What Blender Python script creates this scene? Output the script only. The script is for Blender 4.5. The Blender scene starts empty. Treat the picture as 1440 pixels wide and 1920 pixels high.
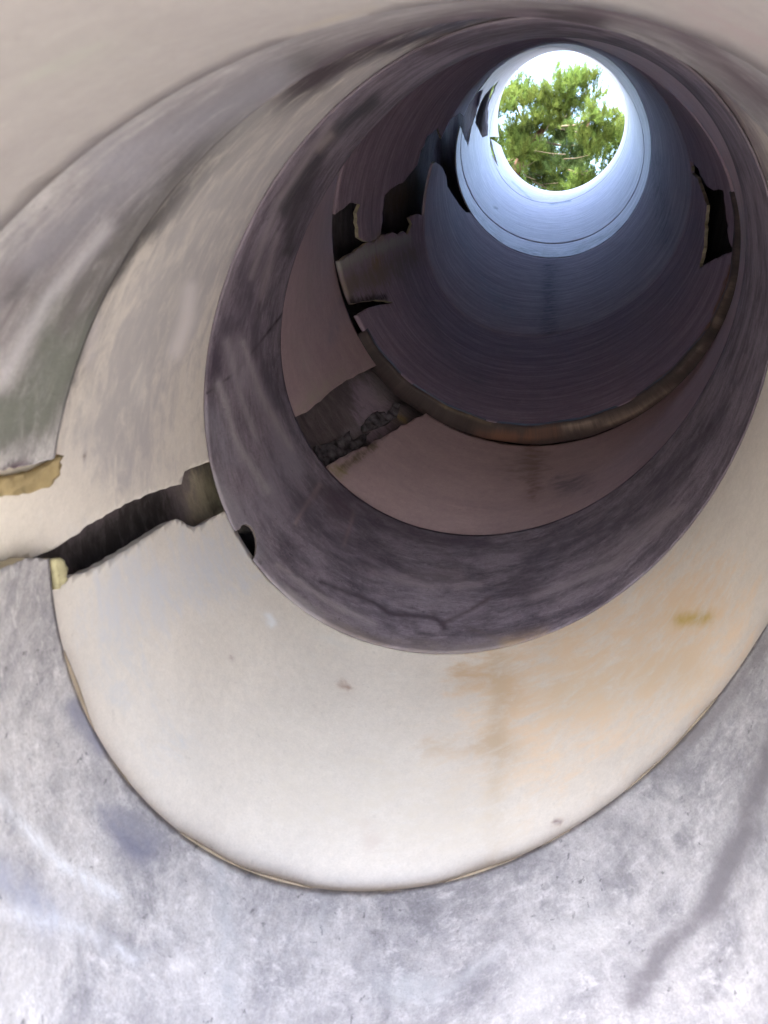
import bpy, bmesh, math, random
import numpy as np
from mathutils import Vector, Matrix
from mathutils.geometry import delaunay_2d_cdt
random.seed(7); RNG = np.random.default_rng(7)
R = math.radians
scn = bpy.context.scene
C = scn.collection

# ------------------------------------------------------------------ camera
UNIT = 0.25                      # pipe radius in metres
F = 1400.0                       # focal length in photograph pixels (1440 wide)
PITCH, YAW = -10.0, 0.0
cam_d = bpy.data.cameras.new('camera'); cam = bpy.data.objects.new('camera', cam_d); C.objects.link(cam)
cam.location = (0, 0, 1.5)
cam.rotation_euler = (R(90 + PITCH), 0, R(YAW))
cam_d.sensor_fit = 'HORIZONTAL'; cam_d.sensor_width = 36; cam_d.lens = 36 * F / 1440
cam_d.clip_start = 0.005; cam_d.clip_end = 3000
cam_d.dof.use_dof = True; cam_d.dof.focus_distance = 1.25; cam_d.dof.aperture_fstop = 22
scn.camera = cam
MW = Matrix.Translation(cam.location) @ cam.rotation_euler.to_matrix().to_4x4()

# ------------------------------------------------------------------ sky and sun
SUN_EL, SUN_AZ = 55.0, 215.0     # azimuth of the sun measured clockwise from +Y
w = bpy.data.worlds.new('World'); scn.world = w; w.use_nodes = True
nt = w.node_tree; nt.nodes.clear()
sky = nt.nodes.new('ShaderNodeTexSky'); sky.sky_type = 'NISHITA'; sky.sun_disc = False
sky.sun_elevation = R(SUN_EL); sky.sun_rotation = R(SUN_AZ); sky.dust_density = 3.0; sky.air_density = 1.0
bg = nt.nodes.new('ShaderNodeBackground'); bg.inputs['Strength'].default_value = 0.15
wo = nt.nodes.new('ShaderNodeOutputWorld')
nt.links.new(sky.outputs[0], bg.inputs['Color']); nt.links.new(bg.outputs[0], wo.inputs[0])
sl = bpy.data.lights.new('sun', 'SUN'); sl.energy = 3.2; sl.angle = R(0.6); sl.color = (1.0, 0.95, 0.86)
so = bpy.data.objects.new('sun', sl); C.objects.link(so)
sd = Vector((math.sin(R(SUN_AZ)) * math.cos(R(SUN_EL)), math.cos(R(SUN_AZ)) * math.cos(R(SUN_EL)), math.sin(R(SUN_EL))))
so.rotation_euler = sd.to_track_quat('Z', 'Y').to_euler(); so.location = sd * 20
scn.view_settings.view_transform = 'Standard'; scn.view_settings.look = 'None'
scn.view_settings.gamma = 1; scn.view_settings.use_curve_mapping = False
scn.view_settings.exposure = 3.72
scn.render.engine = 'CYCLES'
scn.cycles.max_bounces = 14; scn.cycles.diffuse_bounces = 8; scn.cycles.glossy_bounces = 4
scn.render.film_transparent = False

# ------------------------------------------------------------------ tags
def tag(o, label=None, cat=None, group=None, kind=None):
    if label: o['label'] = label
    if cat: o['category'] = cat
    if group: o['group'] = group
    if kind: o['kind'] = kind
    return o

# ------------------------------------------------------------------ pipe joints: centre, axis, out-of-round terms, in units of the pipe radius
J = {
 'r0': ([0.2138, -0.2971, -1.2387], [-0.2008, 0.2399, -0.9498], [-0.0296, -0.0582, -0.0575, -0.0241, -0.011, -0.0044, 0.0081]),
 'r1': ([0.2379, -0.0755, -1.7891], [-0.2751, 0.3321, -0.9022], [0.0176, 0.0118, -0.0472, 0.0025, 0.0288, 0.0301, 0.0052]),
 'r2': ([0.391, 0.3944, -2.4821], [-0.1332, 0.4361, -0.89], [-0.0035, -0.013, -0.0537, -0.0027, -0.0035, 0.0313, -0.0049]),
 'r2b': ([0.4752, 0.7862, -3.2091], [0.0925, 0.469, -0.8784], [-0.0071, 0.0315, -0.0341, -0.0096, 0.007, 0.0687, -0.0027]),
 'r3': ([0.7756, 1.3724, -3.9362], [0.2015, 0.4746, -0.8568], [0.0038, -0.0377, 0.0213, 0.0125, -0.0, -0.0438, 0.0026]),
 'r4': ([1.2461, 2.29, -5.5863], [0.2002, 0.4785, -0.855], [-0.0066, -0.0016, -0.0163, 0.017, 0.0066, 0.0229, -0.0274]),
 'r5': ([1.7668, 3.6952, -7.8162], [0.201, 0.4786, -0.8547], [0.0061, -0.0087, -0.0097, -0.0079, 0.0088, -0.0254, -0.0041]),
 'r6': ([1.8862, 4.0978, -8.4632], [0.2009, 0.4786, -0.8547], [0.0108, -0.0019, 0.0016, -0.0034, -0.0141, -0.0486, -0.01]),
 'r7': ([2.544, 5.6213, -10.9966], [0.2009, 0.4786, -0.8547], [-0.0024, 0.0064, -0.0017, 0.0064, -0.0022, 0.0007, -0.0036]),
 'end': ([2.8087, 6.219, -11.944], [0.2009, 0.4786, -0.8547], [-0.0031, -0.0043, -0.0102, 0.015, -0.0032, -0.0396, -0.0012]),
}
AX = np.array([0.19, 0.46, -0.867]); AX /= np.linalg.norm(AX)
MOUTH = 1.15
c0 = np.array(J['r0'][0]); J['mouth'] = (list(c0 - AX * MOUTH), list(AX), [0.0] * 7)

class Ring:
    def __init__(s, key):
        c, n, k = J[key]
        s.c = np.array(c); n = np.array(n); n /= np.linalg.norm(n); s.k = k
        s.u = np.cross(n, [0, 1, 0]); s.u /= np.linalg.norm(s.u); s.w = np.cross(s.u, n)
    def pt(s, th, sc=1.0):
        k = s.k
        r = 1 + k[0]
        for m in (1, 2, 3): r = r + k[m] * np.cos(m * th) + k[3 + m] * np.sin(m * th)
        r = r * sc
        return s.c + (r * np.cos(th))[..., None] * s.u + (r * np.sin(th))[..., None] * s.w

class Sec:                       # the surface between two joints; s = 0 at the near one, 1 at the far one
    def __init__(s, a, b, sa=1.0, sb=1.0, fn=None):
        s.a, s.b, s.sa, s.sb, s.fn = Ring(a), Ring(b), sa, sb, fn
        s.len = float(np.linalg.norm(s.b.c - s.a.c))
    def pt(s, th, t, off=0.0):
        th = np.asarray(th, float); t = np.asarray(t, float)
        ea = s.fn(th) if s.fn is not None else 0.0
        A = s.a.pt(th, s.sa + off); B = s.b.pt(th, s.sb + off + ea)
        if getattr(s, 'back', None) is not None:          # the joint dips towards the mouth where this function says so
            g = s.back(th)[..., None]
            if s.nearside: B = B + (A - B) * g
            else: A = A + (Ring('mouth').pt(th, 1.0 + off) - A) * g
        P = A + (B - A) * t[..., None]
        if getattr(s, 'prev', None) is not None and np.any(t < 0):      # its sleeve runs on outside the section before it
            q = s.prev; tp = 1 + t * s.len / q.len
            A0 = q.a.pt(th, s.sa + off); A0 = A0 + (Ring('mouth').pt(th, s.sa + off) - A0) * q.back(th)[..., None]; P = np.where((t < 0)[..., None], A0 + (A - A0) * tp[..., None], P)
        return P
def proj(P):
    z = np.minimum(P[..., 2], -0.02)
    return np.stack([720 + F * P[..., 0] / -z, 960 - F * P[..., 1] / -z], -1), P[..., 2]

SEAM = R(75)
def px2ts(sec, pts, off=0.0):
    """where on the section surface the points of the outline lie: angle (from the seam) and s"""
    tg, sg = np.meshgrid(np.linspace(0, 2 * np.pi, 181)[:-1], np.linspace(-0.6, 1.6, 34))
    q, z = proj(sec.pt(tg + SEAM, sg, off))
    out = []
    for p in pts:
        p = np.array(p, float)
        d = ((q - p) ** 2).sum(-1) + np.where(z > -0.1, 1e9, 0)
        i = np.unravel_index(np.argmin(d), d.shape); x = np.array([tg[i], sg[i]])
        for _ in range(25):
            def e(v): return proj(sec.pt(np.array(v[0] + SEAM), np.array(v[1]), off))[0] - p
            r0 = e(x); h = 1e-4
            Jm = np.stack([(e(x + [h, 0]) - r0) / h, (e(x + [0, h]) - r0) / h], 1)
            try: dx = np.linalg.solve(Jm.T @ Jm + 1e-3 * np.eye(2), -Jm.T @ r0)
            except Exception: break
            dx = np.clip(dx, -0.15, 0.15); x = x + dx
            if abs(dx).max() < 1e-6: break
        out.append((float(np.clip(x[0] % (2 * np.pi), 0, 2 * np.pi)), float(np.clip(x[1], -0.9, 1.9))))
    return out

def jag(poly, amp=2.0, seg=7.0, closed=True):
    """a clean outline made ragged like a fracture"""
    rg = random.Random(int(abs(poly[0][0] * 7 + poly[0][1]))); out = []
    n = len(poly)
    for i in range(n if closed else n - 1):
        a = np.array(poly[i], float); b = np.array(poly[(i + 1) % n], float)
        L = np.linalg.norm(b - a); m = max(1, int(L / seg)); nr = np.array([-(b - a)[1], (b - a)[0]]) / max(L, 1e-6)
        for j in range(m):
            t = j / m
            dd = 0 if j == 0 else rg.gauss(0, amp * 0.5) + amp * 0.5 * math.sin(j * 1.7 + i)
            out.append(tuple(a + (b - a) * t + nr * dd))
    return out

def pip(P, poly):
    x, y = P[:, 0], P[:, 1]; ins = np.zeros(len(P), bool); n = len(poly)
    for i in range(n):
        x1, y1 = poly[i]; x2, y2 = poly[(i + 1) % n]
        c = ((y1 > y) != (y2 > y)) & (x < (x2 - x1) * (y - y1) / ((y2 - y1) if y2 != y1 else 1e-12) + x1)
        ins ^= c
    return ins

def seg_dist(P, line):
    d = np.full(len(P), 1e9)
    for a, b in zip(line[:-1], line[1:]) if len(line) > 1 else [(line[0], line[0])]:
        a = np.array(a, float); b = np.array(b, float); ab = b - a; L = (ab ** 2).sum()
        t = np.clip(((P - a) @ ab) / L, 0, 1) if L > 0 else np.zeros(len(P))
        d = np.minimum(d, np.sqrt((((a + t[:, None] * ab) - P) ** 2).sum(1)))
    return d

def solid(name, inner, outer, tris, mats, cyl, stain_shade, parent=None, rimslot=1, border=None):
    """closed sheet: inner face, outer face, and a wall along every free edge (the fracture)"""
    n = len(inner); V = np.concatenate([inner, outer]) * UNIT
    edges = {}
    for t in tris:
        for a, b in ((t[0], t[1]), (t[1], t[2]), (t[2], t[0])):
            k = (min(a, b), max(a, b)); edges.setdefault(k, []).append((a, b))
    faces = [list(t) for t in tris] + [[t[2] + n, t[1] + n, t[0] + n] for t in tris]
    mi = [0] * len(tris) * 2
    for k, l in edges.items():
        if len(l) == 1:
            a, b = l[0]; faces.append([b, a, a + n, b + n]); mi.append(0 if border is not None and border[a] and border[b] else rimslot)
    me = bpy.data.meshes.new(name); me.from_pydata([tuple(v) for v in V], [], faces)
    me.transform(MW)
    for m in mats: me.materials.append(m)
    me.polygons.foreach_set('material_index', mi)
    me.polygons.foreach_set('use_smooth', [m == 0 for m in mi])
    at = me.attributes.new('cyl', 'FLOAT_VECTOR', 'POINT'); at.data.foreach_set('vector', np.concatenate([cyl, cyl * [1, 1, 1] + [0.3, 0, .2]]).astype(np.float32).ravel())
    st = me.attributes.new('stain_shade', 'FLOAT_COLOR', 'POINT'); st.data.foreach_set('color', np.concatenate([stain_shade, stain_shade]).astype(np.float32).ravel())
    me.update(); me.validate()
    # sharp boundary between sheet and fracture
    o = bpy.data.objects.new(name, me); C.objects.link(o)
    if parent: o.parent = parent
    return o

def drop_unused(inner, tris):
    used = sorted({i for t in tris for i in t}); mp = {u: i for i, u in enumerate(used)}
    return used, [tuple(mp[i] for i in t) for t in tris]

def stain_shade_for(P, strokes):  # strokes hold real stains and also painted light and shade
    q, z = proj(P); st = np.zeros((len(P), 4)); st[:, :3] = 0.3
    for line, rad, col, k in strokes:
        d = seg_dist(q, line); a = np.minimum(k * 1.25, 1.1) * np.exp(-(d / rad) ** 2) * (z < -0.05)
        a = np.minimum(a, .98); na = a + st[:, 3] * (1 - a); wgt = np.where(na > 1e-5, a / np.maximum(na, 1e-5), 0)[:, None]
        st[:, :3] = st[:, :3] * (1 - wgt) + np.array(col) * wgt; st[:, 3] = na
    return st

def lump(th, t, sec, amp, sc=3.0, seed=0):
    z = t * sec.len * sc; r = 0
    for i in range(5):
        a = seed * 1.3 + i * 2.1; m = 2 + 3 * i
        r = r + np.sin(m * th + a + 1.3 * np.sin(z * (0.5 + i * .4) + a)) * np.cos(z * (0.6 + 0.5 * i) + a * 2) / (1 + i)
    return r * amp

def shell(name, sec, mats, nt_, ns, holes=(), strokes=(), thick=0.03, s0=0.0, s1=1.0, parent=None, lumps=0.003, seed=0, th_rng=None):
    W = 2 * np.pi; LX = 1.0; LY = sec.len
    hp = [[(a * LX, b * LY) for a, b in px2ts(sec, h)] for h in holes]
    rs = random.Random(seed + 11)
    pts = []; edges = []
    ys = [s0 * LY + (s1 - s0) * LY * j / ns for j in range(ns + 1)]
    xs = [W * i / nt_ for i in range(nt_ + 1)]
    loop = [(x, ys[0]) for x in xs] + [(W, y) for y in ys[1:]] + [(x, ys[-1]) for x in reversed(xs[:-1])] + [(0, y) for y in reversed(ys[1:-1])]
    pts += loop; n = len(loop); edges += [(i, (i + 1) % n) for i in range(n)]
    for h in hp:
        b = len(pts); pts += h; edges += [(b + i, b + (i + 1) % len(h)) for i in range(len(h))]
    inn = []
    for j in range(1, ns):
        for i in range(1, nt_):
            inn.append((xs[i] + (rs.random() - .5) * .35 * W / nt_, ys[j] + (rs.random() - .5) * .35 * (ys[1] - ys[0])))
    for line, rad, col, k in strokes:        # finer mesh along thin marks
        if rad < 8:
            L = []
            for a, b in zip(line[:-1], line[1:]):
                a = np.array(a, float); b = np.array(b, float); m = max(2, int(np.linalg.norm(b - a) / 4)); nr = np.array([-(b - a)[1], (b - a)[0]]) / np.linalg.norm(b - a)
                for q in range(m):
                    for o in (-2, -1, 0, 1, 2): L.append(tuple(a + (b - a) * q / m + nr * o * rad * .8))
            inn += [(p, q * LY) for p, q in px2ts(sec, L) if 0.02 < p < W - .02 and s0 < q < s1]
    pts += inn
    vc, ec, fc, *_ = delaunay_2d_cdt([Vector(p) for p in pts], edges, [], 0, 1e-5)
    V = np.array([tuple(v) for v in vc]); T = np.array([tuple(f) for f in fc])
    cen = V[T].mean(1)
    keep = (cen[:, 0] > 0) & (cen[:, 0] < W) & (cen[:, 1] > s0 * LY) & (cen[:, 1] < s1 * LY)
    for h in hp: keep &= ~pip(cen, h)
    T = T[keep]
    # weld the seam
    key = {}; mp = np.arange(len(V))
    for i, (x, y) in enumerate(V):
        if abs(x) < 1e-5: key[round(y, 4)] = i
    for i, (x, y) in enumerate(V):
        if abs(x - W) < 1e-5 and round(y, 4) in key: mp[i] = key[round(y, 4)]
    T = mp[T]; T = [tuple(t) for t in T if len(set(t)) == 3]
    used, T = drop_unused(V, T); V = V[used]
    th = V[:, 0] + SEAM; t = V[:, 1] / LY
    ed = np.minimum(t - s0, s1 - t) * LY
    lp = lump(th, t, sec, lumps, seed=seed) * np.clip(ed / 0.08, 0, 1)
    a = sec.pt(th, t, lp); b = sec.pt(th, t, lp + thick)
    # faces look inward
    nrm = np.cross(a[T[0][1]] - a[T[0][0]], a[T[0][2]] - a[T[0][0]]); cc = sec.a.c * (1 - t[T[0][0]]) + sec.b.c * t[T[0][0]]
    if nrm @ (cc - a[T[0][0]]) < 0: T = [(p, r, q) for p, q, r in T]
    cyl = np.stack([np.cos(th), np.sin(th), t * LY], 1)
    return solid(name, a, b, T, mats, cyl, stain_shade_for(a, strokes), parent, border=(ed < 1e-4))

def patch(name, sec, poly, mats, off, thick, parent, sp=9.0, bump=0.004, strokes=(), seed=0):
    """a lump or flake lying on the section surface, its outline ragged; thick grows towards the bore"""
    P = px2ts(sec, poly, off); LY = sec.len
    P = [(x, y * LY) for x, y in P]; A = np.array(P); n = len(P)
    Q = np.array(poly); rs = random.Random(seed)
    xs = np.arange(Q[:, 0].min(), Q[:, 0].max(), sp); ysn = np.arange(Q[:, 1].min(), Q[:, 1].max(), sp)
    G = np.array([(x + rs.uniform(-.3, .3) * sp, y + rs.uniform(-.3, .3) * sp) for x in xs for y in ysn])
    if len(G): G = G[pip(G, poly)]
    inn = [(x, y * LY) for x, y in px2ts(sec, G, off)] if len(G) else []
    vc, ec, fc, *_ = delaunay_2d_cdt([Vector(p) for p in P + inn], [(i, (i + 1) % n) for i in range(n)], [], 0, 1e-6)
    V = np.array([tuple(v) for v in vc]); T = np.array([tuple(f) for f in fc]); T = T[pip(V[T].mean(1), P)]
    T = [tuple(t) for t in T]; used, T = drop_unused(V, T); V = V[used]
    th = V[:, 0] + SEAM; t = V[:, 1] / LY
    bm = np.array([rs.uniform(-1, 1) * bump for _ in range(len(V))])
    a = sec.pt(th, t, off - thick + bm); b = sec.pt(th, t, off + 0.0)
    nrm = np.cross(a[T[0][1]] - a[T[0][0]], a[T[0][2]] - a[T[0][0]]); cc = sec.a.c * (1 - t[T[0][0]]) + sec.b.c * t[T[0][0]]
    if nrm @ (cc - a[T[0][0]]) < 0: T = [(p, r, q) for p, q, r in T]
    cyl = np.stack([np.cos(th), np.sin(th), t * LY], 1)
    return solid(name, a, b, T, mats, cyl, stain_shade_for(a, strokes), parent, rimslot=min(1, len(mats) - 1))

# ------------------------------------------------------------------ materials
def shell_mat(name, light, dark, amount=0.5, scale=3.0, stretch=3.0, contrast=0.18, grain=0.25, bump=0.15, rough=0.55, spec=0.35, tint=None, lathe=0.0, vein=0.0, pits=0.0, rag=.7):
    m = bpy.data.materials.new(name); m.use_nodes = True; N = m.node_tree.nodes; L = m.node_tree.links
    b = N['Principled BSDF']; b.inputs['Roughness'].default_value = rough; b.inputs['Specular IOR Level'].default_value = spec
    at = N.new('ShaderNodeAttribute'); at.attribute_name = 'cyl'
    def vec(sx, sy, sz):
        v = N.new('ShaderNodeVectorMath'); v.operation = 'MULTIPLY'; v.inputs[1].default_value = (sx, sy, sz); L.new(at.outputs['Vector'], v.inputs[0]); return v.outputs[0]
    def noise(v, sc, det=8, rg=.6, dist=0.0):
        n = N.new('ShaderNodeTexNoise'); n.inputs['Scale'].default_value = sc; n.inputs['Detail'].default_value = det; n.inputs['Roughness'].default_value = rg; n.inputs['Distortion'].default_value = dist
        L.new(v, n.inputs['Vector']); return n.outputs['Fac']
    def ramp(f, lo, hi):
        n = N.new('ShaderNodeMapRange'); n.inputs[1].default_value = lo; n.inputs[2].default_value = hi; n.interpolation_type = 'SMOOTHSTEP'; L.new(f, n.inputs[0]); return n.outputs[0]
    def math_(op, a, b_, clamp=False):
        n = N.new('ShaderNodeMath'); n.operation = op; n.use_clamp = clamp
        for i, v in enumerate((a, b_)):
            if isinstance(v, (int, float)): n.inputs[i].default_value = v
            else: L.new(v, n.inputs[i])
        return n.outputs[0]
    def mix(f, a, b_, bt='MIX'):
        n = N.new('ShaderNodeMix'); n.data_type = 'RGBA'; n.blend_type = bt
        for i, v in ((0, f), (6, a), (7, b_)):
            if isinstance(v, (int, float)): n.inputs[i].default_value = v
            elif isinstance(v, tuple): n.inputs[i].default_value = (*v, 1) if len(v) == 3 else v
            else: L.new(v, n.inputs[i])
        return n.outputs[2]
    v1 = vec(1, 1, stretch); v2 = vec(1, 1, 1.0)
    n1 = noise(v1, scale, 9, .62, .6); n2 = noise(v1, scale * 3.1, 8, .65, .3); n3 = noise(v2, 42, 6, .7); n4 = noise(v2, 1.3, 3, .5)
    s = math_('ADD', math_('MULTIPLY', n1, .65), math_('MULTIPLY', n2, .35))
    k = math_('MULTIPLY', ramp(s, .5 - contrast, .5 + contrast), amount)
    col = mix(k, tuple(light), tuple(dark))
    if tint: col = mix(ramp(n4, .35, .7), col, tuple(tint), 'MULTIPLY')
    if vein:
        vo = noise(v1, scale * 1.4, 7, .6, 1.4)
        ab = N.new('ShaderNodeMath'); ab.operation = 'ABSOLUTE'; L.new(math_('SUBTRACT', vo, .5), ab.inputs[0])
        vv = ramp(ab.outputs[0], .022, .0); col = mix(math_('MULTIPLY', vv, vein), col, tuple(min(1, c * 1.6 + .05) for c in light))
    n6 = noise(vec(1, 1, 1.6), 150, 4, .75)
    g = math_('ADD', math_('MULTIPLY', ramp(n3, .25, .75), .5), math_('MULTIPLY', ramp(n6, .3, .7), .5)); g2 = math_('ADD', math_('MULTIPLY', g, grain), 1 - grain * .55)
    if pits:
        np_ = noise(vec(1, 1, 1.2), 34, 5, .62, .4); pk = math_('MULTIPLY', ramp(np_, .64, .70), pits); col = mix(pk, col, tuple(c * .5 for c in dark))
        nl_ = noise(vec(1, 1, 2.6), 11, 9, .72, .2); lk = math_('MULTIPLY', ramp(nl_, .53, .68), pits * .8); col = mix(lk, col, tuple(min(.85, c * 1.35) for c in light))
        nd_ = noise(vec(1, 1, 1.3), 6.5, 9, .7, .5); dk = math_('MULTIPLY', ramp(nd_, .54, .68), pits * .9); col = mix(dk, col, tuple(dark))
    gx = N.new('ShaderNodeVectorMath'); gx.operation = 'SCALE'; L.new(col, gx.inputs[0]); L.new(g2, gx.inputs['Scale'])
    col = gx.outputs[0]
    if lathe:
        v3 = vec(.35, .35, 26.0); nl = noise(v3, 1.0, 6, .7, .1)
        lx = math_('ADD', math_('MULTIPLY', ramp(nl, .3, .7), lathe), 1 - lathe * .6)
        gg = N.new('ShaderNodeVectorMath'); gg.operation = 'SCALE'; L.new(col, gg.inputs[0]); L.new(lx, gg.inputs['Scale']); col = gg.outputs[0]
    sa = N.new('ShaderNodeAttribute'); sa.attribute_name = 'stain_shade'
    al = sa.outputs['Alpha']; sn = noise(vec(1, 1, 2.2), 9, 10, .7, .4)
    rg_ = ramp(math_('ADD', al, math_('MULTIPLY', math_('SUBTRACT', sn, .5), 2.6)), .3, 1.15)
    rg_ = math_('MULTIPLY', rg_, math_('MULTIPLY', al, 2.2, True))
    sf = math_('ADD', math_('MULTIPLY', rg_, rag), math_('MULTIPLY', al, 1 - rag), True)
    col = mix(sf, col, sa.outputs['Color'])
    L.new(col, b.inputs['Base Color'])
    L.new(math_('ADD', math_('MULTIPLY', n2, .3), rough - .15), b.inputs['Roughness'])
    bp = N.new('ShaderNodeBump'); bp.inputs['Strength'].default_value = bump; bp.inputs['Distance'].default_value = .004
    hh = math_('ADD', math_('ADD', math_('MULTIPLY', n3, .35), math_('MULTIPLY', n6, .15)), math_('MULTIPLY', n1, 1.0)); L.new(hh, bp.inputs['Height']); L.new(bp.outputs[0], b.inputs['Normal'])
    return m

def simple(name, col, rough=.8, var=.35, sc=30, spec=.3, trans=0):
    m = bpy.data.materials.new(name); m.use_nodes = True; N = m.node_tree.nodes; L = m.node_tree.links; b = N['Principled BSDF']
    tc = N.new('ShaderNodeTexCoord'); n = N.new('ShaderNodeTexNoise'); n.inputs['Scale'].default_value = sc; n.inputs['Detail'].default_value = 8
    L.new(tc.outputs['Object'], n.inputs['Vector'])
    mx = N.new('ShaderNodeMix'); mx.data_type = 'RGBA'; mx.inputs[6].default_value = (*[c * (1 - var) for c in col], 1); mx.inputs[7].default_value = (*[min(1, c * (1 + var)) for c in col], 1)
    mr = N.new('ShaderNodeMapRange'); mr.inputs[1].default_value = .3; mr.inputs[2].default_value = .7; L.new(n.outputs['Fac'], mr.inputs[0])
    L.new(mr.outputs[0], mx.inputs[0]); L.new(mx.outputs[2], b.inputs['Base Color']); b.inputs['Roughness'].default_value = rough; b.inputs['Specular IOR Level'].default_value = spec
    bp = N.new('ShaderNodeBump'); bp.inputs['Strength'].default_value = .5; bp.inputs['Distance'].default_value = .003; L.new(n.outputs['Fac'], bp.inputs['Height']); L.new(bp.outputs[0], b.inputs['Normal'])
    if trans: b.inputs['Transmission Weight'].default_value = 0
    return m

M = {}
M['cream'] = shell_mat('cream_resin', (.79, .73, .67), (.64, .59, .54), .7, 1.6, 1.5, .2, .2, .15, .5, .3, pits=.16)
M['near'] = shell_mat('pale_grey_resin', (.37, .345, .345), (.30, .275, .28), .7, 1.4, 1.5, .2, .2, .15, .6, .25, pits=.2)
M['mottled'] = shell_mat('mottled_grey_concrete', (.54, .515, .52), (.22, .212, .235), .75, 3.2, 1.6, .13, .5, .5, .7, .2, vein=.12, pits=.7, rag=.45)
M['purple'] = shell_mat('mottled_purple_grey', (.30, .255, .305), (.095, .076, .10), .85, 2.8, 3.0, .12, .45, .4, .6, .25, vein=.15, pits=.55, rag=.5)
M['pinkgrey'] = shell_mat('pinkish_grey_resin', (.50, .375, .40), (.37, .28, .305), .7, 2.0, 2.5, .2, .25, .15, .5, .3, pits=.25)
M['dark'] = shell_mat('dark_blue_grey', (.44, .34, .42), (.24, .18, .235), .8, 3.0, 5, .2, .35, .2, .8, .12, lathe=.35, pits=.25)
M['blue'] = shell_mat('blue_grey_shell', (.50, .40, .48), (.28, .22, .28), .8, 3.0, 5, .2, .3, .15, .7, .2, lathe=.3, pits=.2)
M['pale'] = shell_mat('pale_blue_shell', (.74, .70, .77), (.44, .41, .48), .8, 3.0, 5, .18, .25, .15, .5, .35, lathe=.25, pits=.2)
M['casing'] = shell_mat('casing_dark', (.20, .165, .18), (.08, .066, .075), .9, 4, 3, .2, .4, .5, .85, .15)  # casing in a dark mottled tone
M['fracture'] = simple('fracture_tan', (.42, .37, .27), .8, .35, 60)
M['fracture_pale'] = simple('fracture_pale', (.62, .60, .58), .8, .2, 60)
M['fracture_dark'] = simple('fracture_dark', (.16, .13, .12), .85, .4, 60)
M['foam'] = simple('yellow_foam', (.36, .28, .15), .85, .3, 70)
M['foam_pale'] = simple('pale_yellow_foam', (.45, .41, .25), .85, .2, 70)
M['mortar'] = simple('crumbled_mortar', (.12, .11, .13), .95, .7, 90)
M['rim'] = shell_mat('rim_brown', (.08, .055, .055), (.035, .024, .026), .9, 5, 1, .2, .35, .4, .6, .35)
M['bead'] = simple('tan_bead', (.24, .19, .14), .7, .3, 50)

GROUP = 'pipe sections fitted one into the next'
# ------------------------------------------------------------------ sections
BROWN = (.40, .24, .12); DK = (.13, .13, .13); DKP = (.09, .07, .10); WH = (.75, .73, .74); YEL = (.50, .36, .10)

def root(name, key, label, cat='pipe', group=GROUP):
    e = bpy.data.objects.new(name, None); C.objects.link(e); e.empty_display_size = .1
    e.location = MW @ Vector((np.array(J[key][0]) * UNIT).tolist())
    tag(e, label, cat, group); bpy.context.view_layer.update(); return e
def adopt(o, par):
    o.parent = par; o.matrix_parent_inverse = Matrix.Translation(-par.location); return o

DIP = lambda th: .6 * np.exp(-((np.mod(th - R(235) + np.pi, 2 * np.pi) - np.pi) / .6) ** 2) + .25 * np.exp(-((np.mod(th - R(310) + np.pi, 2 * np.pi) - np.pi) / .35) ** 2)
S_A = Sec('mouth', 'r0', 1.0, .998); S_A.back = DIP; S_A.nearside = True
ra = root('pipe_section', 'r0', 'smooth pale grey pipe end closest to the viewer, in the two top corners')
adopt(shell('shell', S_A, [M['near'], M['fracture']], 150, 18, (), [
    ([(0, 452), (60, 385), (110, 330)], 9, (.36, .29, .12), .45), ([(560, 55), (690, 18)], 6, (.40, .34, .24), .35),
    ([(60, 130), (220, 90)], 60, (.36, .36, .33), .4), ([(1300, 10), (1440, 90)], 50, (.36, .30, .31), .5)], .02, 0, 1.0, seed=1), ra)

S_B = Sec('r0', 'r1'); S_B.back = DIP; S_B.nearside = False
rb = root('pipe_section', 'r0', 'mottled blue-grey pipe ring across the bottom, broken at a yellow edge on its left')
B_hole = jag([(-420, 905), (-100, 885), (30, 880), (75, 868), (106, 858), (150, 850), (180, 960), (104, 1046), (50, 1046), (0, 1068), (-120, 1125), (-420, 1260)], 2.5, 9)
TL_st = [([(0, 790), (60, 770), (110, 690), (135, 600)], 50, (.085, .08, .075), .9), ([(120, 610), (190, 500), (300, 385), (400, 285), (480, 200), (570, 140)], 40, (.06, .055, .06), 1.0), ([(20, 560), (110, 450), (210, 350)], 16, (.14, .13, .14), .7), ([(330, 240), (440, 190), (520, 175)], 18, (.12, .11, .12), .7),
 ([(130, 640), (215, 520), (300, 400)], 10, (.08, .075, .07), .6), ([(500, 190), (700, 90), (860, 45), (1000, 30), (1120, 35)], 22, (.06, .045, .055), .95), ([(1100, 14), (1250, 48), (1350, 110), (1440, 190)], 15, (.13, .10, .12), .7)]
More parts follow.
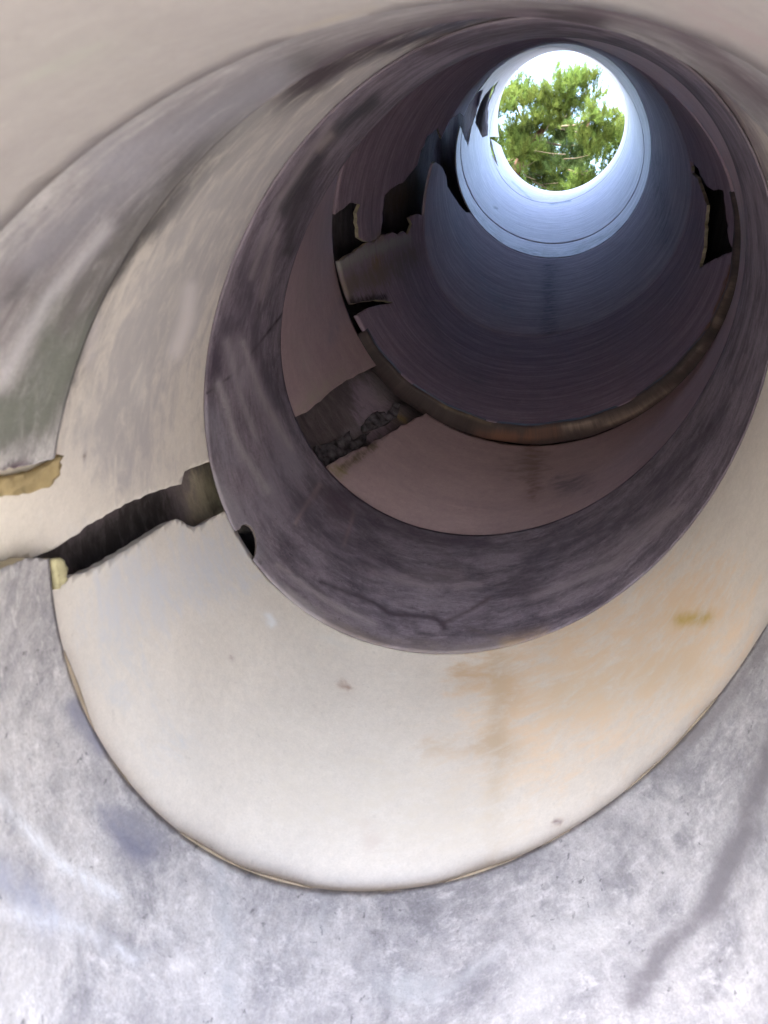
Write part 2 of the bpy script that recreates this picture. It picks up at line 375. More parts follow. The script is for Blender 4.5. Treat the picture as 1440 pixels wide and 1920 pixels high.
B_st = [
 ([(-20, 620), (120, 450), (250, 320), (420, 200), (600, 105), (900, 25), (1180, 18), (1300, 75), (1440, 200)], 85, (.19, .17, .185), .72),
 ([(-40, 800), (60, 770), (105, 690), (120, 610)], 55, (.17, .18, .16), .85), ([(120, 610), (190, 500), (300, 385), (400, 285), (480, 200), (570, 140)], 24, (.17, .16, .16), .75),
 ([(500, 190), (700, 90), (860, 45), (1000, 32)], 17, (.15, .12, .15), .7), ([(200, 310), (380, 230), (520, 150)], 40, (.30, .29, .33), .6), ([(60, 480), (160, 400), (260, 330)], 40, (.30, .29, .33), .5),
 ([(-10, 890), (50, 868)], 10, (.10, .07, .09), .8), ([(0, 720), (90, 560), (200, 430)], 16, (.52, .50, .54), .5),
 ([(230, 1550), (270, 1590)], 40, (.20, .20, .26), .85), ([(140, 1330), (190, 1400)], 26, (.24, .24, .30), .75), ([(190, 1520), (300, 1570)], 20, (.26, .26, .31), .5),
 ([(1440, 1410), (1395, 1560), (1330, 1700), (1240, 1790), (1190, 1870)], 30, (.22, .205, .22), .85), ([(1440, 1210), (1350, 1330), (1240, 1430)], 20, (.27, .25, .26), .7),
 ([(410, 1620), (425, 1760), (430, 1880)], 24, (.38, .39, .42), .45), ([(610, 1680), (590, 1790)], 16, (.40, .40, .42), .35),
 ([(0, 1640), (90, 1720)], 45, (.33, .34, .42), .6), ([(0, 1500), (110, 1620), (220, 1680)], 12, (.72, .73, .78), .6), ([(0, 1710), (140, 1735), (260, 1800)], 12, (.72, .73, .78), .5),
 ([(800, 1860), (720, 1850)], 40, (.42, .43, .45), .5), ([(1100, 1750), (1000, 1850)], 60, (.62, .60, .60), .5), ([(330, 1810), (350, 1810)], 20, (.78, .74, .74), .6),
 ([(820, 1870), (940, 1780)], 12, (.70, .70, .72), .4)]
adopt(shell('shell', S_B, [M['mottled'], M['fracture']], 330, 50, [B_hole], B_st[:1] + TL_st + B_st[1:], .030, 0, 1.0, seed=2), rb)
adopt(patch('foam_remnant', S_B, jag([(-60, 900), (-20, 897), (20, 890), (60, 880), (107, 852), (105, 878), (96, 900), (80, 913), (40, 924), (0, 928), (-60, 934)], 1.5, 9), [M['foam']], .028, .01, rb, 8, .004), rb)
adopt(patch('foam_remnant', S_B, jag([(88, 1050), (100, 1046), (110, 1052), (114, 1075), (110, 1095), (98, 1106), (93, 1080)], 1, 6), [M['foam_pale']], .02, .015, rb, 5, .003), rb)

S_C = Sec('r1', 'r2', 1.034, 1.008); S_C.prev = S_B
rc = root('pipe_section', 'r1', 'cream pipe section with rusty water stains and a long dark split on its left')
C_hole = jag([(-420, 1240), (-120, 1108), (0, 1054), (60, 1046), (100, 1030), (180, 975), (250, 937), (300, 918), (340, 908), (346, 884), (395, 865), (470, 840), (480, 990), (430, 955), (418, 960), (395, 972), (378, 984), (362, 988), (330, 973), (300, 990), (250, 1022), (180, 1063), (130, 1082), (112, 1092), (70, 1092), (-20, 1100), (-420, 1290)], 2.2, 9)
C_st = [([(760, 100), (600, 230), (450, 380), (330, 560), (250, 720), (230, 850)], 110, (.45, .425, .44), .72), ([(420, 300), (600, 170)], 30, (.44, .41, .41), .5), ([(1130, 45), (1290, 112), (1370, 200), (1440, 330)], 30, (.25, .21, .225), .8)] + TL_st + [ ([(1180, 1230), (1000, 1350), (1300, 1180)], 190, (.84, .64, .46), .6),
 ([(870, 1265), (950, 1265), (955, 1300)], 38, (.58, .40, .24), .5), ([(930, 1390), (950, 1410)], 32, (.58, .43, .28), .45), ([(800, 1400), (900, 1400)], 22, (.55, .42, .30), .35),
 ([(1000, 1230), (1200, 1190), (1330, 1120)], 80, (.72, .54, .37), .35), ([(935, 1230), (925, 1640)], 20, (.56, .44, .31), .4), ([(1060, 1300), (1280, 1260)], 60, (.62, .50, .36), .35),
 ([(1275, 1162), (1325, 1158)], 12, (.55, .38, .10), .7), ([(640, 1280), (655, 1290)], 9, (.38, .27, .22), .6), ([(432, 1232), (436, 1234)], 6, (.38, .28, .25), .6), ([(1040, 1540), (1050, 1540)], 7, (.30, .22, .22), .8), ([(690, 1550), (700, 1580)], 20, (.58, .46, .44), .35),
 ([(505, 1155), (512, 1170)], 10, (.85, .85, .86), .9), ([(590, 1190), (660, 1215)], 12, (.7, .68, .66), .5),
 ([(355, 540), (350, 600), (330, 660)], 15, (.80, .75, .76), .8), ([(620, 330), (540, 470)], 40, (.52, .49, .47), .3), ([(265, 700), (262, 750)], 13, (.66, .63, .63), .5), ([(180, 600), (165, 680)], 12, (.62, .58, .6), .5), ([(158, 855), (160, 858)], 4, (.25, .2, .17), .8),
 ([(560, 540), (470, 660), (400, 800)], 50, (.44, .41, .38), .3), ([(150, 1020), (260, 1100)], 40, (.62, .62, .64), .4),
 ([(700, 1480), (900, 1560), (560, 1480)], 110, (.72, .66, .58), .5), ([(220, 1130), (420, 1050)], 100, (.64, .645, .69), .65), ([(200, 1250), (330, 1400)], 80, (.62, .63, .66), .45), ([(480, 200), (330, 500), (200, 800)], 60, (.47, .45, .45), .5)]
adopt(shell('shell', S_C, [M['cream'], M['fracture_pale']], 330, 60, [C_hole], C_st, .030, -0.55, 1.02, seed=3, lumps=.004), rc)

adopt(patch('inner_sleeve', S_C, [(60, 1040), (180, 950), (270, 890), (345, 850), (395, 840), (450, 820), (480, 1000), (415, 1000), (380, 1010), (300, 1035), (180, 1100), (70, 1120)], [M['casing']], .085, .004, rc, 12, .0008,
    [([(415, 870), (430, 960)], 34, (.72, .62, .42), 1.0), ([(370, 900), (380, 970)], 30, (.42, .36, .27), .8), ([(400, 958), (420, 952)], 5, (.10, .08, .07), .8), ([(100, 1060), (200, 1010), (290, 950)], 48, (.035, .03, .03), .95)]), rc)  # lit tan end and shade along the split painted into the sleeve
S_D = Sec('r2', 'r2b')
rd = root('pipe_section', 'r2', 'dark purple-grey mottled pipe ring with a hairline crack, veins and a small drilled hole')
D_hole = [(450, 992), (453, 985), (461, 982), (470, 986), (477, 995), (481, 1008), (482, 1025), (479, 1040), (474, 1050), (464, 1040), (430, 1000)]
D_st = [
 ([(388, 738), (440, 700), (470, 664), (530, 588)], 2.4, (.03, .02, .03), 1.2), ([(553, 982), (575, 945), (600, 908)], 4, (.42, .32, .33), 1.0), ([(600, 910), (588, 935)], 4, (.4, .33, .34), .9), ([(645, 1022), (655, 990), (665, 958)], 4, (.40, .31, .33), 1.0),
 ([(600, 1090), (650, 1110), (700, 1128), (730, 1150), (780, 1156), (815, 1157)], 5, (.09, .07, .09), .9), ([(815, 1157), (835, 1178)], 7, (.08, .06, .08), 1.0), ([(830, 1168), (880, 1145), (920, 1120)], 5, (.12, .09, .11), .7), ([(880, 1178), (940, 1200)], 6, (.14, .11, .12), .6),
 ([(540, 1130), (700, 1210), (850, 1226), (960, 1210)], 22, (.30, .25, .24), .65), ([(500, 1080), (600, 1160)], 10, (.42, .38, .40), .6), ([(950, 1205), (1020, 1185)], 12, (.42, .30, .20), .5),
 ([(400, 900), (440, 960), (480, 1040)], 22, (.36, .34, .38), .6), ([(440, 640), (470, 720), (520, 800), (560, 880)], 20, (.36, .32, .37), .55), ([(520, 860), (500, 950)], 50, (.30, .27, .33), .5), ([(400, 780), (430, 860)], 30, (.34, .32, .38), .5),
 ([(900, 1020), (700, 980), (640, 920)], 32, (.09, .07, .10), .6), ([(1000, 1050), (1200, 950), (1330, 800)], 40, (.09, .075, .10), .6), ([(960, 1100), (1000, 1110)], 24, (.10, .08, .10), .6),
 ([(640, 960), (600, 930)], 24, (.12, .08, .10), .5), ([(490, 470), (440, 600), (400, 700)], 22, (.09, .07, .10), .6), ([(700, 190), (600, 270), (530, 390)], 20, (.07, .065, .075), .75), ([(600, 290), (550, 400), (540, 470)], 14, (.07, .06, .07), .7),
 ([(620, 255), (600, 275)], 9, (.40, .34, .34), .6), ([(520, 440), (490, 560)], 8, (.36, .30, .33), .6), ([(425, 640), (450, 740), (480, 820)], 9, (.40, .36, .40), .6), ([(470, 560), (480, 650), (520, 760)], 14, (.11, .09, .12), .6), ([(560, 940), (620, 1000), (720, 1060)], 30, (.11, .085, .115), .5), ([(760, 1080), (860, 1075)], 14, (.34, .28, .31), .45), ([(1100, 1080), (1250, 960)], 16, (.30, .26, .29), .4), ([(800, 95), (1000, 52), (1160, 85), (1290, 170), (1380, 320)], 16, (.07, .05, .06), .6)]
adopt(shell('shell', S_D, [M['purple'], M['fracture_dark']], 330, 50, [D_hole], D_st + [ ([(410, 720), (440, 820), (500, 920)], 10, (.42, .38, .42), .7), ([(455, 640), (490, 740), (545, 840)], 7, (.42, .37, .41), .7), ([(520, 1060), (600, 1120), (700, 1170)], 8, (.40, .35, .37), .6), ([(700, 1075), (800, 1100), (900, 1095)], 9, (.36, .30, .34), .6), ([(1000, 1120), (1150, 1060), (1280, 950)], 9, (.34, .29, .33), .55), ([(620, 230), (520, 380), (470, 520)], 7, (.36, .31, .34), .6),], .007, 0, 1.0, seed=4), rd)

bot = lambda th: 0.125 * np.exp(-((np.mod(th + np.pi / 2 + np.pi, 2 * np.pi) - np.pi) / 1.25) ** 2)
S_E = Sec('r2b', 'r3', 1.012, 1.0, fn=bot)
re_ = root('pipe_section', 'r2b', 'plain pinkish grey pipe section behind the dark ring, a wedge missing at its lower left')
E_hole = jag([(500, 800), (558, 780), (575, 773), (602, 752), (625, 730), (650, 712), (672, 701), (700, 688), (745, 665), (830, 760), (770, 790), (720, 818), (670, 842), (622, 868), (600, 890), (560, 900)], 2.0, 9)
E_st = [
 ([(1000, 840), (1000, 930)], 16, (.20, .12, .10), .55), ([(1000, 860), (960, 880)], 50, (.27, .20, .20), .5), ([(640, 880), (700, 835)], 12, (.13, .10, .07), .8), ([(620, 880), (640, 890)], 12, (.30, .25, .12), .6),
 ([(560, 640), (590, 740)], 20, (.42, .36, .35), .4), ([(560, 770), (640, 700)], 14, (.44, .38, .32), .5), ([(640, 560), (620, 640)], 14, (.30, .27, .33), .5), ([(1050, 910), (1100, 905)], 24, (.19, .16, .19), .6),
 ([(680, 300), (610, 430), (570, 560)], 20, (.40, .33, .33), .5), ([(1390, 330), (1400, 480)], 12, (.22, .20, .19), .5)]
adopt(shell('shell', S_E, [M['pinkgrey'], M['fracture_dark']], 260, 50, [E_hole], E_st, .022, -0.02, 1.0, seed=5), re_)

S_F = Sec('r3', 'r4', 1.0, 1.001)
rf = root('pipe_section', 'r3', 'dark pipe section with a thick rusty brown rim, holes broken through both its sides')
F_h1 = jag([(560, 520), (600, 500), (634, 490), (678, 463), (712, 443), (735, 435), (748, 440), (757, 433), (765, 440), (773, 420), (767, 408), (785, 401), (830, 420), (840, 300), (820, 240), (800, 255), (785, 300), (777, 317), (756, 343), (740, 350), (722, 366), (714, 440), (700, 455), (683, 452), (672, 445), (668, 400), (675, 384), (655, 380), (560, 460)], 1.4, 8)
F_h2 = jag([(560, 590), (640, 572), (704, 562), (738, 566), (690, 577), (664, 594), (560, 640)], 1.0, 7)
F_h3 = jag([(1293, 300), (1310, 318), (1325, 350), (1338, 357), (1356, 357), (1366, 440), (1375, 472), (1340, 485), (1312, 502), (1320, 455), (1325, 385), (1308, 335), (1297, 325)], 1.4, 8)
F_st = [
 ([(712, 445), (706, 480), (704, 520)], 11, (.36, .24, .07), .7), ([(636, 500), (690, 470), (760, 450)], 14, (.42, .41, .40), .95), ([(650, 535), (720, 515), (770, 480)], 30, (.26, .21, .19), .8), ([(640, 570), (720, 558)], 9, (.04, .03, .03), .8),  # yellow streak; light on the broken plate and shade at the notch painted in
 ([(1368, 540), (1350, 580)], 12, (.24, .13, .05), .8), ([(1372, 500), (1340, 600), (1280, 680), (1190, 752)], 7, (.20, .10, .05), .9), ([(760, 500), (830, 650), (900, 720)], 30, (.20, .18, .22), .4), ([(690, 400), (700, 440)], 16, (.24, .22, .28), .5)]
adopt(shell('shell', S_F, [M['dark'], M['fracture']], 280, 60, [F_h1, F_h2, F_h3], F_st, .02, 0, 1.004, seed=6), rf)
# thick rim of that section, a rounded annulus
def rim(name, ring, th0, th1, prof, mat, parent, n=160, axis_len=1.0, strokes=()):
    Rg = Ring(ring); ax = np.cross(Rg.w, Rg.u); ax = ax / np.linalg.norm(ax)
    if ax[2] > 0: ax = -ax
    th = np.linspace(th0, th1, n); rows = []
    for r, z in prof:
        wob = 0.004 * np.sin(9 * th + r * 30) + 0.003 * np.sin(23 * th)
        rows.append(Rg.pt(th, r + wob) + ax * z)
    V = np.array(rows).reshape(-1, 3); m = len(prof); faces = []
    closed = abs(th1 - th0 - 2 * np.pi) < 1e-3
    for j in range(m):
        j2 = (j + 1) % m
        for i in range(n - 1): faces.append([j * n + i, j * n + i + 1, j2 * n + i + 1, j2 * n + i])
    if not closed: faces.append([j * n for j in range(m)]); faces.append([j * n + n - 1 for j in reversed(range(m))])
    me = bpy.data.meshes.new(name); me.from_pydata([tuple(v) for v in V * UNIT], [], faces); me.transform(MW)
    bm = bmesh.new(); bm.from_mesh(me); bmesh.ops.remove_doubles(bm, verts=bm.verts, dist=1e-6); bmesh.ops.recalc_face_normals(bm, faces=bm.faces); bm.to_mesh(me); bm.free()
    me.materials.append(mat); me.polygons.foreach_set('use_smooth', [True] * len(me.polygons))
    # attributes for the shell material
    inv = MW.inverted(); co = np.array([tuple(inv @ v.co) for v in me.vertices]) / UNIT
    d = co - Rg.c; a = np.arctan2(d @ Rg.w, d @ Rg.u)
    cyl = np.stack([np.cos(a), np.sin(a), d @ ax], 1); st = stain_shade_for(co, strokes)
    me.attributes.new('cyl', 'FLOAT_VECTOR', 'POINT').data.foreach_set('vector', cyl.astype(np.float32).ravel())
    me.attributes.new('stain_shade', 'FLOAT_COLOR', 'POINT').data.foreach_set('color', st.astype(np.float32).ravel())
    o = bpy.data.objects.new(name, me); C.objects.link(o); return adopt(o, parent)
rim('rim', 'r3', R(-159), R(12), [(0.996, .03), (0.995, .0), (1.0, -.008), (1.02, -.012), (1.07, -.012), (1.105, -.008), (1.12, .004), (1.12, .03)], M['rim'], rf,
    strokes=[([(900, 815), (960, 822), (1040, 808)], 16, (.17, .08, .055), .7), ([(1060, 805), (1140, 790), (1195, 768), (1260, 720), (1320, 650)], 9, (.30, .22, .18), .7), ([(700, 620), (760, 700), (840, 765), (920, 795)], 5, (.22, .16, .10), .6), ([(1340, 610), (1370, 530)], 10, (.24, .17, .13), .6)])  # rust, then highlights painted along the right side and inner edge
# thin beads where the sections meet
rim('joint_bead', 'r1', R(-166), R(8), [(.9995, -.002), (.999, .001), (1.004, .003), (1.016, .005), (1.016, -.002)], M['bead'], rc, 220)

S_G = Sec('r4', 'r5', 0.999, 1.001)
rg = root('pipe_section', 'r4', 'long blue-grey pipe section halfway along, a black hole torn in its upper left')
G_h = jag([(780, 300), (800, 262), (812, 250), (822, 238), (835, 228), (850, 220), (862, 212), (890, 230), (890, 400), (874, 398), (860, 383), (850, 368), (838, 350), (836, 330), (829, 313), (817, 304), (806, 312), (780, 330)], 1.2, 7)
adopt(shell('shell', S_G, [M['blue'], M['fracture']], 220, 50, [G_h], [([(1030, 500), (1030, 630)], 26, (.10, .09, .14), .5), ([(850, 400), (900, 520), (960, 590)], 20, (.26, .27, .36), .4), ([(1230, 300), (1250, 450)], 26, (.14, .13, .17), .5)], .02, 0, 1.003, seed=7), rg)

H_h = jag([(860, 222), (867, 214), (880, 195), (893, 176), (905, 168), (893, 210), (885, 235), (877, 274), (872, 262), (866, 246)], .8, 6)
FAR = [H_h, jag([(891, 230), (894, 212), (899, 196), (905, 184), (920, 164), (934, 152), (922, 180), (915, 200), (915, 254), (905, 258), (898, 244)], .8, 6)]
S_H = Sec('r5', 'r6', 0.999, 1.001)
rh = root('pipe_section', 'r5', 'short pale pipe collar where the far bright stretch begins, seam round its near edge')
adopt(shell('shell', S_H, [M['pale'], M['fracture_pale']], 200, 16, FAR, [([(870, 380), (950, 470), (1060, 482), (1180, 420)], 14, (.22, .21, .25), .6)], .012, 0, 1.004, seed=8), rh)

S_I = Sec('r6', 'r7', .999, 1.001)
ri = root('pipe_section', 'r6', 'pale bluish pipe section with a slot in its left wall, next to last section')
I_h = jag([(889, 232), (892, 215), (897, 200), (905, 184), (920, 164), (934, 152), (922, 180), (915, 200), (915, 256), (905, 258), (897, 248), (893, 262), (889, 250)], .8, 6)
I_h2 = jag([(1184, 148), (1192, 157), (1203, 182), (1207, 202), (1202, 196), (1194, 172)], .5, 5)
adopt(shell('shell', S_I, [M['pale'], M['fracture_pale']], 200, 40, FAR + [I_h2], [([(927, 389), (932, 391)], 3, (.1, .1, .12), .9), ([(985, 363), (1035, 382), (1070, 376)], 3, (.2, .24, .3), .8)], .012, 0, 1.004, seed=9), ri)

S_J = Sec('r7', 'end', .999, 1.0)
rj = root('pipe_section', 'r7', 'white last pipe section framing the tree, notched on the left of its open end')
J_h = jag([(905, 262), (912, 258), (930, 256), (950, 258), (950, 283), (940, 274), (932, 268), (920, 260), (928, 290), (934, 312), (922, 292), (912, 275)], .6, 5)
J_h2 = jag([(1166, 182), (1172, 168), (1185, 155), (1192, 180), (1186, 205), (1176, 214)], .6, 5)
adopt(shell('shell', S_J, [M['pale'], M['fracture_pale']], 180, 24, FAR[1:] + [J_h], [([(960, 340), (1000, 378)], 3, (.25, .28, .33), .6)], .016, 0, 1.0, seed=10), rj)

# ------------------------------------------------------------------ outer casing seen through the breaks
ks = ['mouth', 'r0', 'r1', 'r2', 'r2b', 'r3', 'r4', 'r5', 'r6', 'r7', 'end']
ro = root('outer_casing', 'r3', 'dark outer casing wall seen through the holes and splits of the pipe', 'casing', None); 
SC = 1.17
cverts, ccyl = [], []; NT = 200; rowsN = 0; dist = 0; prev = None
th = np.linspace(0, 2 * np.pi, NT, endpoint=False)
for a, b in zip(ks[:-1], ks[1:]):
    A, B = Ring(a), Ring(b); m = max(4, int(np.linalg.norm(B.c - A.c) * 26))
    for j in range(m + (b == 'end')):
        t = j / m; P = A.pt(th, SC) * (1 - t) + B.pt(th, SC) * t
        c = A.c * (1 - t) + B.c * t
        if prev is not None: dist += np.linalg.norm(c - prev)
        prev = c
        P = P + (P - c) * (0.006 * np.sin(7 * th + dist * 6) + .004 * np.sin(17 * th - dist * 13) + RNG.normal(0, .0015, NT))[:, None]
        cverts.append(P); ccyl.append(np.stack([np.cos(th), np.sin(th), np.full(NT, dist)], 1)); rowsN += 1
cv = np.concatenate(cverts); cc = np.concatenate(ccyl); n0 = len(cv)
ctr = np.concatenate([np.tile(p.mean(0), (NT, 1)) for p in cverts]); ov = cv + (cv - ctr) * .04
tr = []
for j in range(rowsN - 1):
    for i in range(NT):
        a = j * NT + i; b = j * NT + (i + 1) % NT; c = a + NT; d = b + NT; tr += [(a, c, b), (b, c, d)]
P0, P1, P2 = cv[tr[0][0]], cv[tr[0][1]], cv[tr[0][2]]
if np.cross(P1 - P0, P2 - P0) @ (ctr[0] - P0) < 0: tr = [(p, r, q) for p, q, r in tr]
CS = [([(400, 920), (420, 900)], 28, (.70, .62, .38), 1.0), ([(350, 930), (390, 960)], 26, (.50, .43, .32), .9), ([(250, 990), (130, 1060)], 50, (.07, .07, .075), .7),  # crumb tones, plus light through the breaks and dark depth painted in
      ([(690, 740), (700, 790)], 45, (.36, .29, .37), .85), ([(720, 745), (700, 700)], 14, (.32, .28, .30), .6), ([(600, 860), (650, 820)], 12, (.03, .025, .03), .8),
      ([(740, 380), (790, 350)], 30, (.13, .10, .08), .7), ([(640, 820), (720, 780)], 9, (.35, .32, .36), .5), ([(745, 780), (760, 790)], 9, (.30, .24, .12), .7)]
adopt(solid('casing_wall', cv, ov, tr, [M['casing'], M['fracture_dark']], cc, stain_shade_for(cv, CS)), ro)
S_K = Sec('r2b', 'r3', SC, SC)
for k, pl in enumerate([[(592, 868), (585, 840), (610, 835), (640, 822), (650, 812), (655, 828), (690, 815), (672, 842), (630, 870), (605, 885)],
                        [(676, 800), (690, 782), (708, 775), (722, 780), (735, 760), (748, 762), (742, 785), (722, 798), (700, 806), (680, 812)]]):
    adopt(patch('crumbled_mortar', S_K, jag(pl, 2.5, 6), [M['mortar']], .0, .02, ro, 5, .012, seed=k), ro)

# ------------------------------------------------------------------ ground: a bank that carries the pipe
def world(P): return MW @ Vector((np.array(P) * UNIT).tolist())
p_near, p_far = world(J['mouth'][0]), world(J['end'][0])
axh = Vector((p_far.x - p_near.x, p_far.y - p_near.y, 0)); Lh = axh.length; axh.normalize(); sl_ = (p_far.z - p_near.z) / Lh
z_low = p_near.z - UNIT * 1.34 - .02
def gz(x, y):
    u = (x - p_near.x) * axh.x + (y - p_near.y) * axh.y; v = -(x - p_near.x) * axh.y + (y - p_near.y) * axh.x
    z = z_low + sl_ * min(max(u, 0), Lh - .2)
    if u < 0: z -= 0.9 * (1 - math.exp(u * .8)) 
    return z + (.03 * math.sin(x * 1.3) * math.cos(y * 1.1) if abs(v) > 1 else 0)
def axis_steps(): 
    s = [i * .35 for i in range(-30, 31)]; e = 10.5; out = []
    while e < 2500: e *= 1.35; out.append(e)
    return [-x for x in reversed(out)] + s + out
xs = axis_steps(); V = [(x, y, gz(x, y)) for y in xs for x in xs]; n = len(xs)
Fc = [(j * n + i, j * n + i + 1, (j + 1) * n + i + 1, (j + 1) * n + i) for j in range(n - 1) for i in range(n - 1)]
me = bpy.data.meshes.new('ground'); me.from_pydata(V, [], Fc); me.materials.append(simple('dry_grass_soil', (.15, .145, .115), .95, .5, 3)); 
g = bpy.data.objects.new('ground', me); C.objects.link(g); tag(g, kind='structure')

# ------------------------------------------------------------------ pine trees beyond the open end
def mat_needle(name, col, tr):
    m = bpy.data.materials.new(name); m.use_nodes = True; N = m.node_tree.nodes; L = m.node_tree.links; N.clear()
    out = N.new('ShaderNodeOutputMaterial'); d = N.new('ShaderNodeBsdfDiffuse'); t = N.new('ShaderNodeBsdfTranslucent'); mx = N.new('ShaderNodeMixShader'); mx.inputs[0].default_value = .4
    oi = N.new('ShaderNodeObjectInfo'); hs = N.new('ShaderNodeHueSaturation'); hs.inputs['Color'].default_value = (*col, 1)
    mr = N.new('ShaderNodeMapRange'); mr.inputs[3].default_value = .6; mr.inputs[4].default_value = 1.35; L.new(oi.outputs['Random'], mr.inputs[0]); L.new(mr.outputs[0], hs.inputs['Value'])
    mh = N.new('ShaderNodeMapRange'); mh.inputs[3].default_value = .485; mh.inputs[4].default_value = .52; L.new(oi.outputs['Random'], mh.inputs[0]); L.new(mh.outputs[0], hs.inputs['Hue'])
    L.new(hs.outputs[0], d.inputs[0]); L.new(hs.outputs[0], t.inputs[0]); L.new(d.outputs[0], mx.inputs[1]); L.new(t.outputs[0], mx.inputs[2]); L.new(mx.outputs[0], out.inputs[0]); return m
MN = mat_needle('pine_needles', (.105, .14, .035), .4); MND = mat_needle('shaded_pine_needles', (.06, .085, .03), .3); MBK = simple('pine_bark', (.075, .038, .025), .95, .5, 25); MTW = simple('grey_twig', (.075, .058, .04), .95, .3, 25)  # second needle colour has the crown's shade painted in as darker green
def clump_mesh(name, mat, seed, tufts=13, nn=58, Ln=.048, wd=.0014):
    rs = random.Random(seed); V = []; Fx = []
    for t in range(tufts):
        a0 = rs.uniform(0, 6.28); rr = rs.uniform(.02, .11); o = Vector((rr * math.cos(a0), rr * math.sin(a0), rs.uniform(-.03, .09) + (.11 - rr) * .5))
        up = (Vector((o.x * 4, o.y * 4, 1)) + Vector((rs.gauss(0, .25), rs.gauss(0, .25), 0))).normalized()
        q = up.to_track_quat('Z', 'Y')
        for i in range(nn):
            h = rs.random(); base = Vector((rs.gauss(0, .003), rs.gauss(0, .003), h * .07))
            a = rs.uniform(0, 2 * math.pi); el = rs.uniform(.1, 1.5) * (1.15 - h * .5)
            d = Vector((math.sin(el) * math.cos(a), math.sin(el) * math.sin(a), math.cos(el) + .2)).normalized()
            L_ = Ln * rs.uniform(.7, 1.15); s = d.cross(Vector((rs.gauss(0, 1), rs.gauss(0, 1), rs.gauss(0, 1)))).normalized() * wd
            mid = base + d * L_ * .55; tip = base + d * L_; b = len(V)
            V += [o + q @ v for v in (base - s * .6, base + s * .6, mid + s, mid - s, tip)]; Fx += [(b, b + 1, b + 2, b + 3), (b + 3, b + 2, b + 4)]
    me = bpy.data.meshes.new(name); me.from_pydata([tuple(v) for v in V], [], Fx); me.materials.append(mat); return me
def limb_mesh(name, pts, rads, mat, seg=8):
    V = []; Fx = []; pts = [Vector(p) for p in pts]
    for i, p in enumerate(pts):
        d = (pts[min(i + 1, len(pts) - 1)] - pts[max(i - 1, 0)]).normalized(); s = d.cross(Vector((.3, 1, .2))).normalized(); u = d.cross(s)
        for k in range(seg):
            a = 2 * math.pi * k / seg; r = rads[i] * (1 + .12 * math.sin(3 * a + i)); V.append(p + s * r * math.cos(a) + u * r * math.sin(a))
    for i in range(len(pts) - 1):
        for k in range(seg): a = i * seg + k; b = i * seg + (k + 1) % seg; Fx.append((a, b, b + seg, a + seg))
    me = bpy.data.meshes.new(name); me.from_pydata([tuple(v) for v in V], [], Fx); me.materials.append(mat); me.polygons.foreach_set('use_smooth', [True] * len(Fx)); return me
def at(px, py, D):               # a point D metres away in the direction seen at px, py
    d = np.array([(px - 720) / F, -(py - 960) / F, -1.0]); d = d / np.linalg.norm(d) * D
    return MW @ Vector(d.tolist())

def pine(D, label, crown, brs, seed, n, mats, depth, cs):
    rs = random.Random(seed); c = at(*crown, D); gzv = gz(c.x + .1, c.y)
    e = bpy.data.objects.new('pine_tree', None); C.objects.link(e); e.location = (c.x - .45, c.y + .5, gzv); tag(e, label, 'tree')
    def add(name, me): 
        o = bpy.data.objects.new(name, me); C.objects.link(o); o.parent = e; o.matrix_parent_inverse = Matrix.Translation(-e.location); return o
    b0 = Vector(e.location); top = c + Vector((0, .1, .1))
    tp = [b0 + Vector((0, 0, -.2)), b0.lerp(top, .3) + Vector((.05, 0, 0)), b0.lerp(top, .6) + Vector((-.08, 0, 0)), top, top + Vector((.1, .1, .5))]
    if brs: tp = [b0 + Vector((0, 0, -.2)), at(930, 420, D + .3), at(968, 320, D + .1), at(984, 282, D), at(1019, 240, D), at(1050, 190, D + .2), at(1062, 150, D + .25)]
    rd = [.10, .06, .042, .034, .022, .01, .006] if brs else [.12, .1, .08, .05, .02]
    add('trunk', limb_mesh('trunk', tp, rd, MBK))
    meshes = [clump_mesh('needle_clump', mats[0] if k < 3 else mats[-1], seed * 10 + k) for k in range(5)]
    tips = []
    for poly in brs:
        pts = [at(x, y, D + dz * .25 + .15) for x, y, dz in poly]; m = len(pts)
        add('branch', limb_mesh('branch', pts, [.010 - .007 * i / (m - 1) for i in range(m)], MTW, 6))
        for i in range(m - 1):
            for _ in range(4): tips.append(pts[i].lerp(pts[i + 1], rs.random()))
    return e, add, meshes, rs

crown_c = (1055, 250)
BR = [[(1019, 240, 0), (1045, 205, -.1), (1060, 160, -.25), (1066, 132, -.3)], [(1000, 262, 0), (975, 220, -.3), (962, 175, -.5), (958, 150, -.5)],
      [(1019, 240, 0), (1070, 215, -.3), (1100, 170, -.5), (1108, 140, -.5)], [(1019, 240, 0), (1080, 235, -.4), (1130, 215, -.6), (1160, 200, -.6)],
      [(984, 282, 0), (1040, 310, -.3), (1100, 330, -.4), (1150, 345, -.4)], [(984, 282, 0), (960, 300, -.4), (920, 310, -.5)], [(1010, 250, 0), (1000, 215, -.4), (1010, 185, -.5)],
      [(975, 300, 0), (1000, 340, -.3), (1050, 365, -.4)], [(1000, 262, 0), (1060, 275, -.3), (1120, 270, -.5), (1170, 260, -.5)], [(985, 285, 0), (1030, 290, .3), (1090, 300, .5), (1130, 240, .5)],
      [(1040, 240, 0), (1090, 250, .2), (1120, 230, .1)], [(960, 330, 0), (930, 350, -.2), (900, 380, -.3)]]
e1, add1, ms1, rs1 = pine(6.6, 'pine tree with bright yellow-green needle tufts seen through the round far opening', crown_c, BR, 3, 250, [MN, MND], 1.0, 1.0)
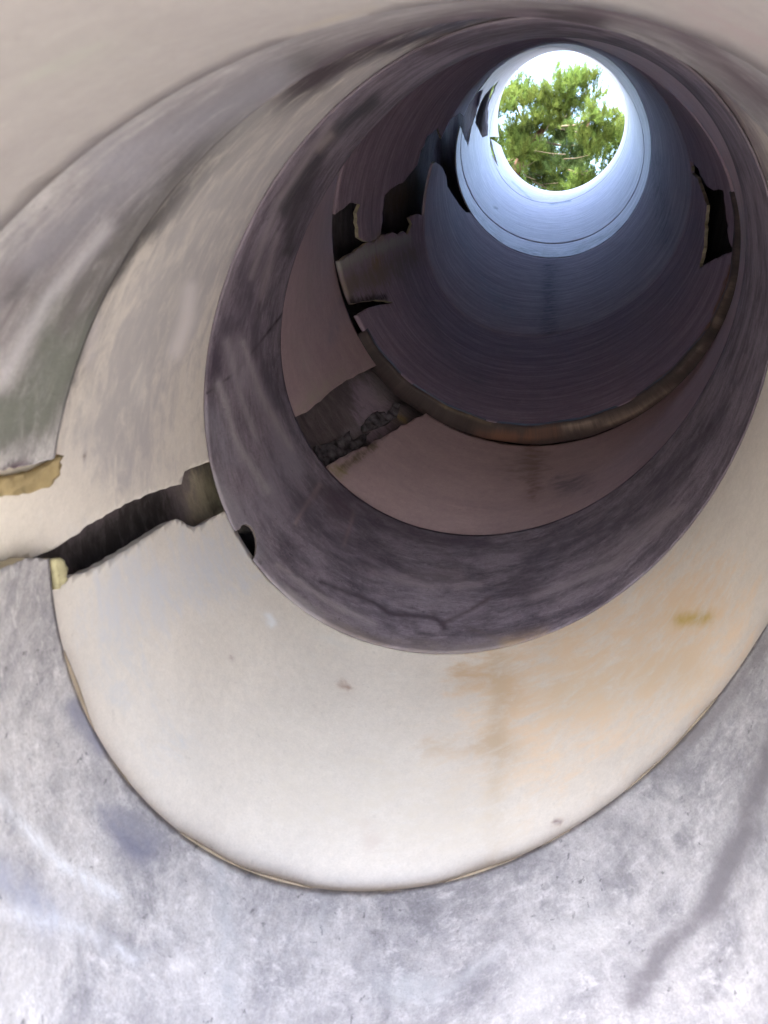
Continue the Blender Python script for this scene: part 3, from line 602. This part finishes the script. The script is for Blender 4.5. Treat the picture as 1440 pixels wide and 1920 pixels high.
def top_y(x):                    # crown outline
    pts = [(860, 160), (940, 138), (960, 128), (995, 133), (1008, 158), (1022, 162), (1040, 142), (1055, 122), (1075, 132), (1100, 130), (1116, 152), (1122, 180), (1145, 190), (1160, 178), (1180, 205), (1260, 260)]
    return float(np.interp(x, [p[0] for p in pts], [p[1] for p in pts]))
gaps = [(948, 246, 14, 9), (985, 240, 10, 10), (1155, 210, 14, 9), (978, 312, 12, 8), (1140, 302, 14, 9), (1090, 222, 10, 6), (1108, 235, 8, 5), (1106, 322, 7, 6), (1045, 352, 7, 4)]
cl = [(962, 168), (1000, 196), (1052, 168), (1092, 166), (1035, 212), (1118, 214), (1146, 250), (945, 215), (1170, 262), (962, 272), (1045, 262), (1092, 266), (1004, 312),
      (1060, 312), (1122, 302), (978, 262), (985, 300), (1022, 232), (1076, 215), (992, 240), (1030, 352), (1090, 352), (958, 336), (1165, 320), (915, 180), (900, 250), (1215, 290), (1190, 360), (905, 330), (1000, 395), (1105, 400)]
for ci, (cx, cy) in enumerate(cl):
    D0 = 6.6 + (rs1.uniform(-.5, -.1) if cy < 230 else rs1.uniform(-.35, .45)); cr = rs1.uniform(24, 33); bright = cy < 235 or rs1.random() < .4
    for k in range(9 if ci % 2 else 10):
        a = rs1.uniform(0, 6.283); rr = cr * math.sqrt(rs1.random()); x = cx + rr * math.cos(a) * 1.05; y = cy + rr * math.sin(a) * .9
        if ((x - 1003) / 15) ** 2 + ((y - 258) / 14) ** 2 < 1 and k > 2: continue
        if any(((x - p) / (u + 2)) ** 2 + ((y - q) / (v + 2)) ** 2 < 1 for p, q, u, v in gaps): continue
        D = D0 - .13 * math.sqrt(max(0, 1 - (rr / cr) ** 2)) + rs1.uniform(-.04, .04)
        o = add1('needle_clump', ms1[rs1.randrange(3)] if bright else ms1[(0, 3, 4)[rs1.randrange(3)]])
        o.location = at(x, y + 4, D); sc_ = rs1.uniform(.6, .85); o.scale = (sc_,) * 3
        o.rotation_euler = (-.5 * math.sin(a) * rr / cr + .2, .7 * math.cos(a) * rr / cr, rs1.uniform(0, 6.28))
# a darker pine added behind as dark fill between the bright tufts
e2, add2, ms2, rs2 = pine(8.6, 'dark shaded pine tree added behind the bright one as dark fill, low in the round opening', (1090, 330), [], 5, 200, [MND, MND], 1.0, 1.0)
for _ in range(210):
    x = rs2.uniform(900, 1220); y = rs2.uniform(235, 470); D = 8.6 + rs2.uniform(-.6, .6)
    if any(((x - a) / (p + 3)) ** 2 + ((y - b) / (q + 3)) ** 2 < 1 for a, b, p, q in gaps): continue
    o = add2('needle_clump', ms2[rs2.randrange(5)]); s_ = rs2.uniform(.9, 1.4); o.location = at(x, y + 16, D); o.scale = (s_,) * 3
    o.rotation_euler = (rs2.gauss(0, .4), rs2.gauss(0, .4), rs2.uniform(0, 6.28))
# thin bare twigs
for _ in range(12):
    x, y = rs1.uniform(935, 1130), rs1.uniform(225, 350); D = 6.6 + rs1.uniform(-.7, .3); L_ = rs1.uniform(25, 60); a = rs1.uniform(-.6, 3.7)
    p = [at(x, y, D), at(x + L_ * .5 * math.cos(a) + rs1.uniform(-4, 4), y + L_ * .5 * math.sin(a), D - .05), at(x + L_ * math.cos(a), y + L_ * math.sin(a) + rs1.uniform(-8, 8), D - .1)]
    add1('twig', limb_mesh('twig', p, [.003, .0022, .0012], MTW, 4))
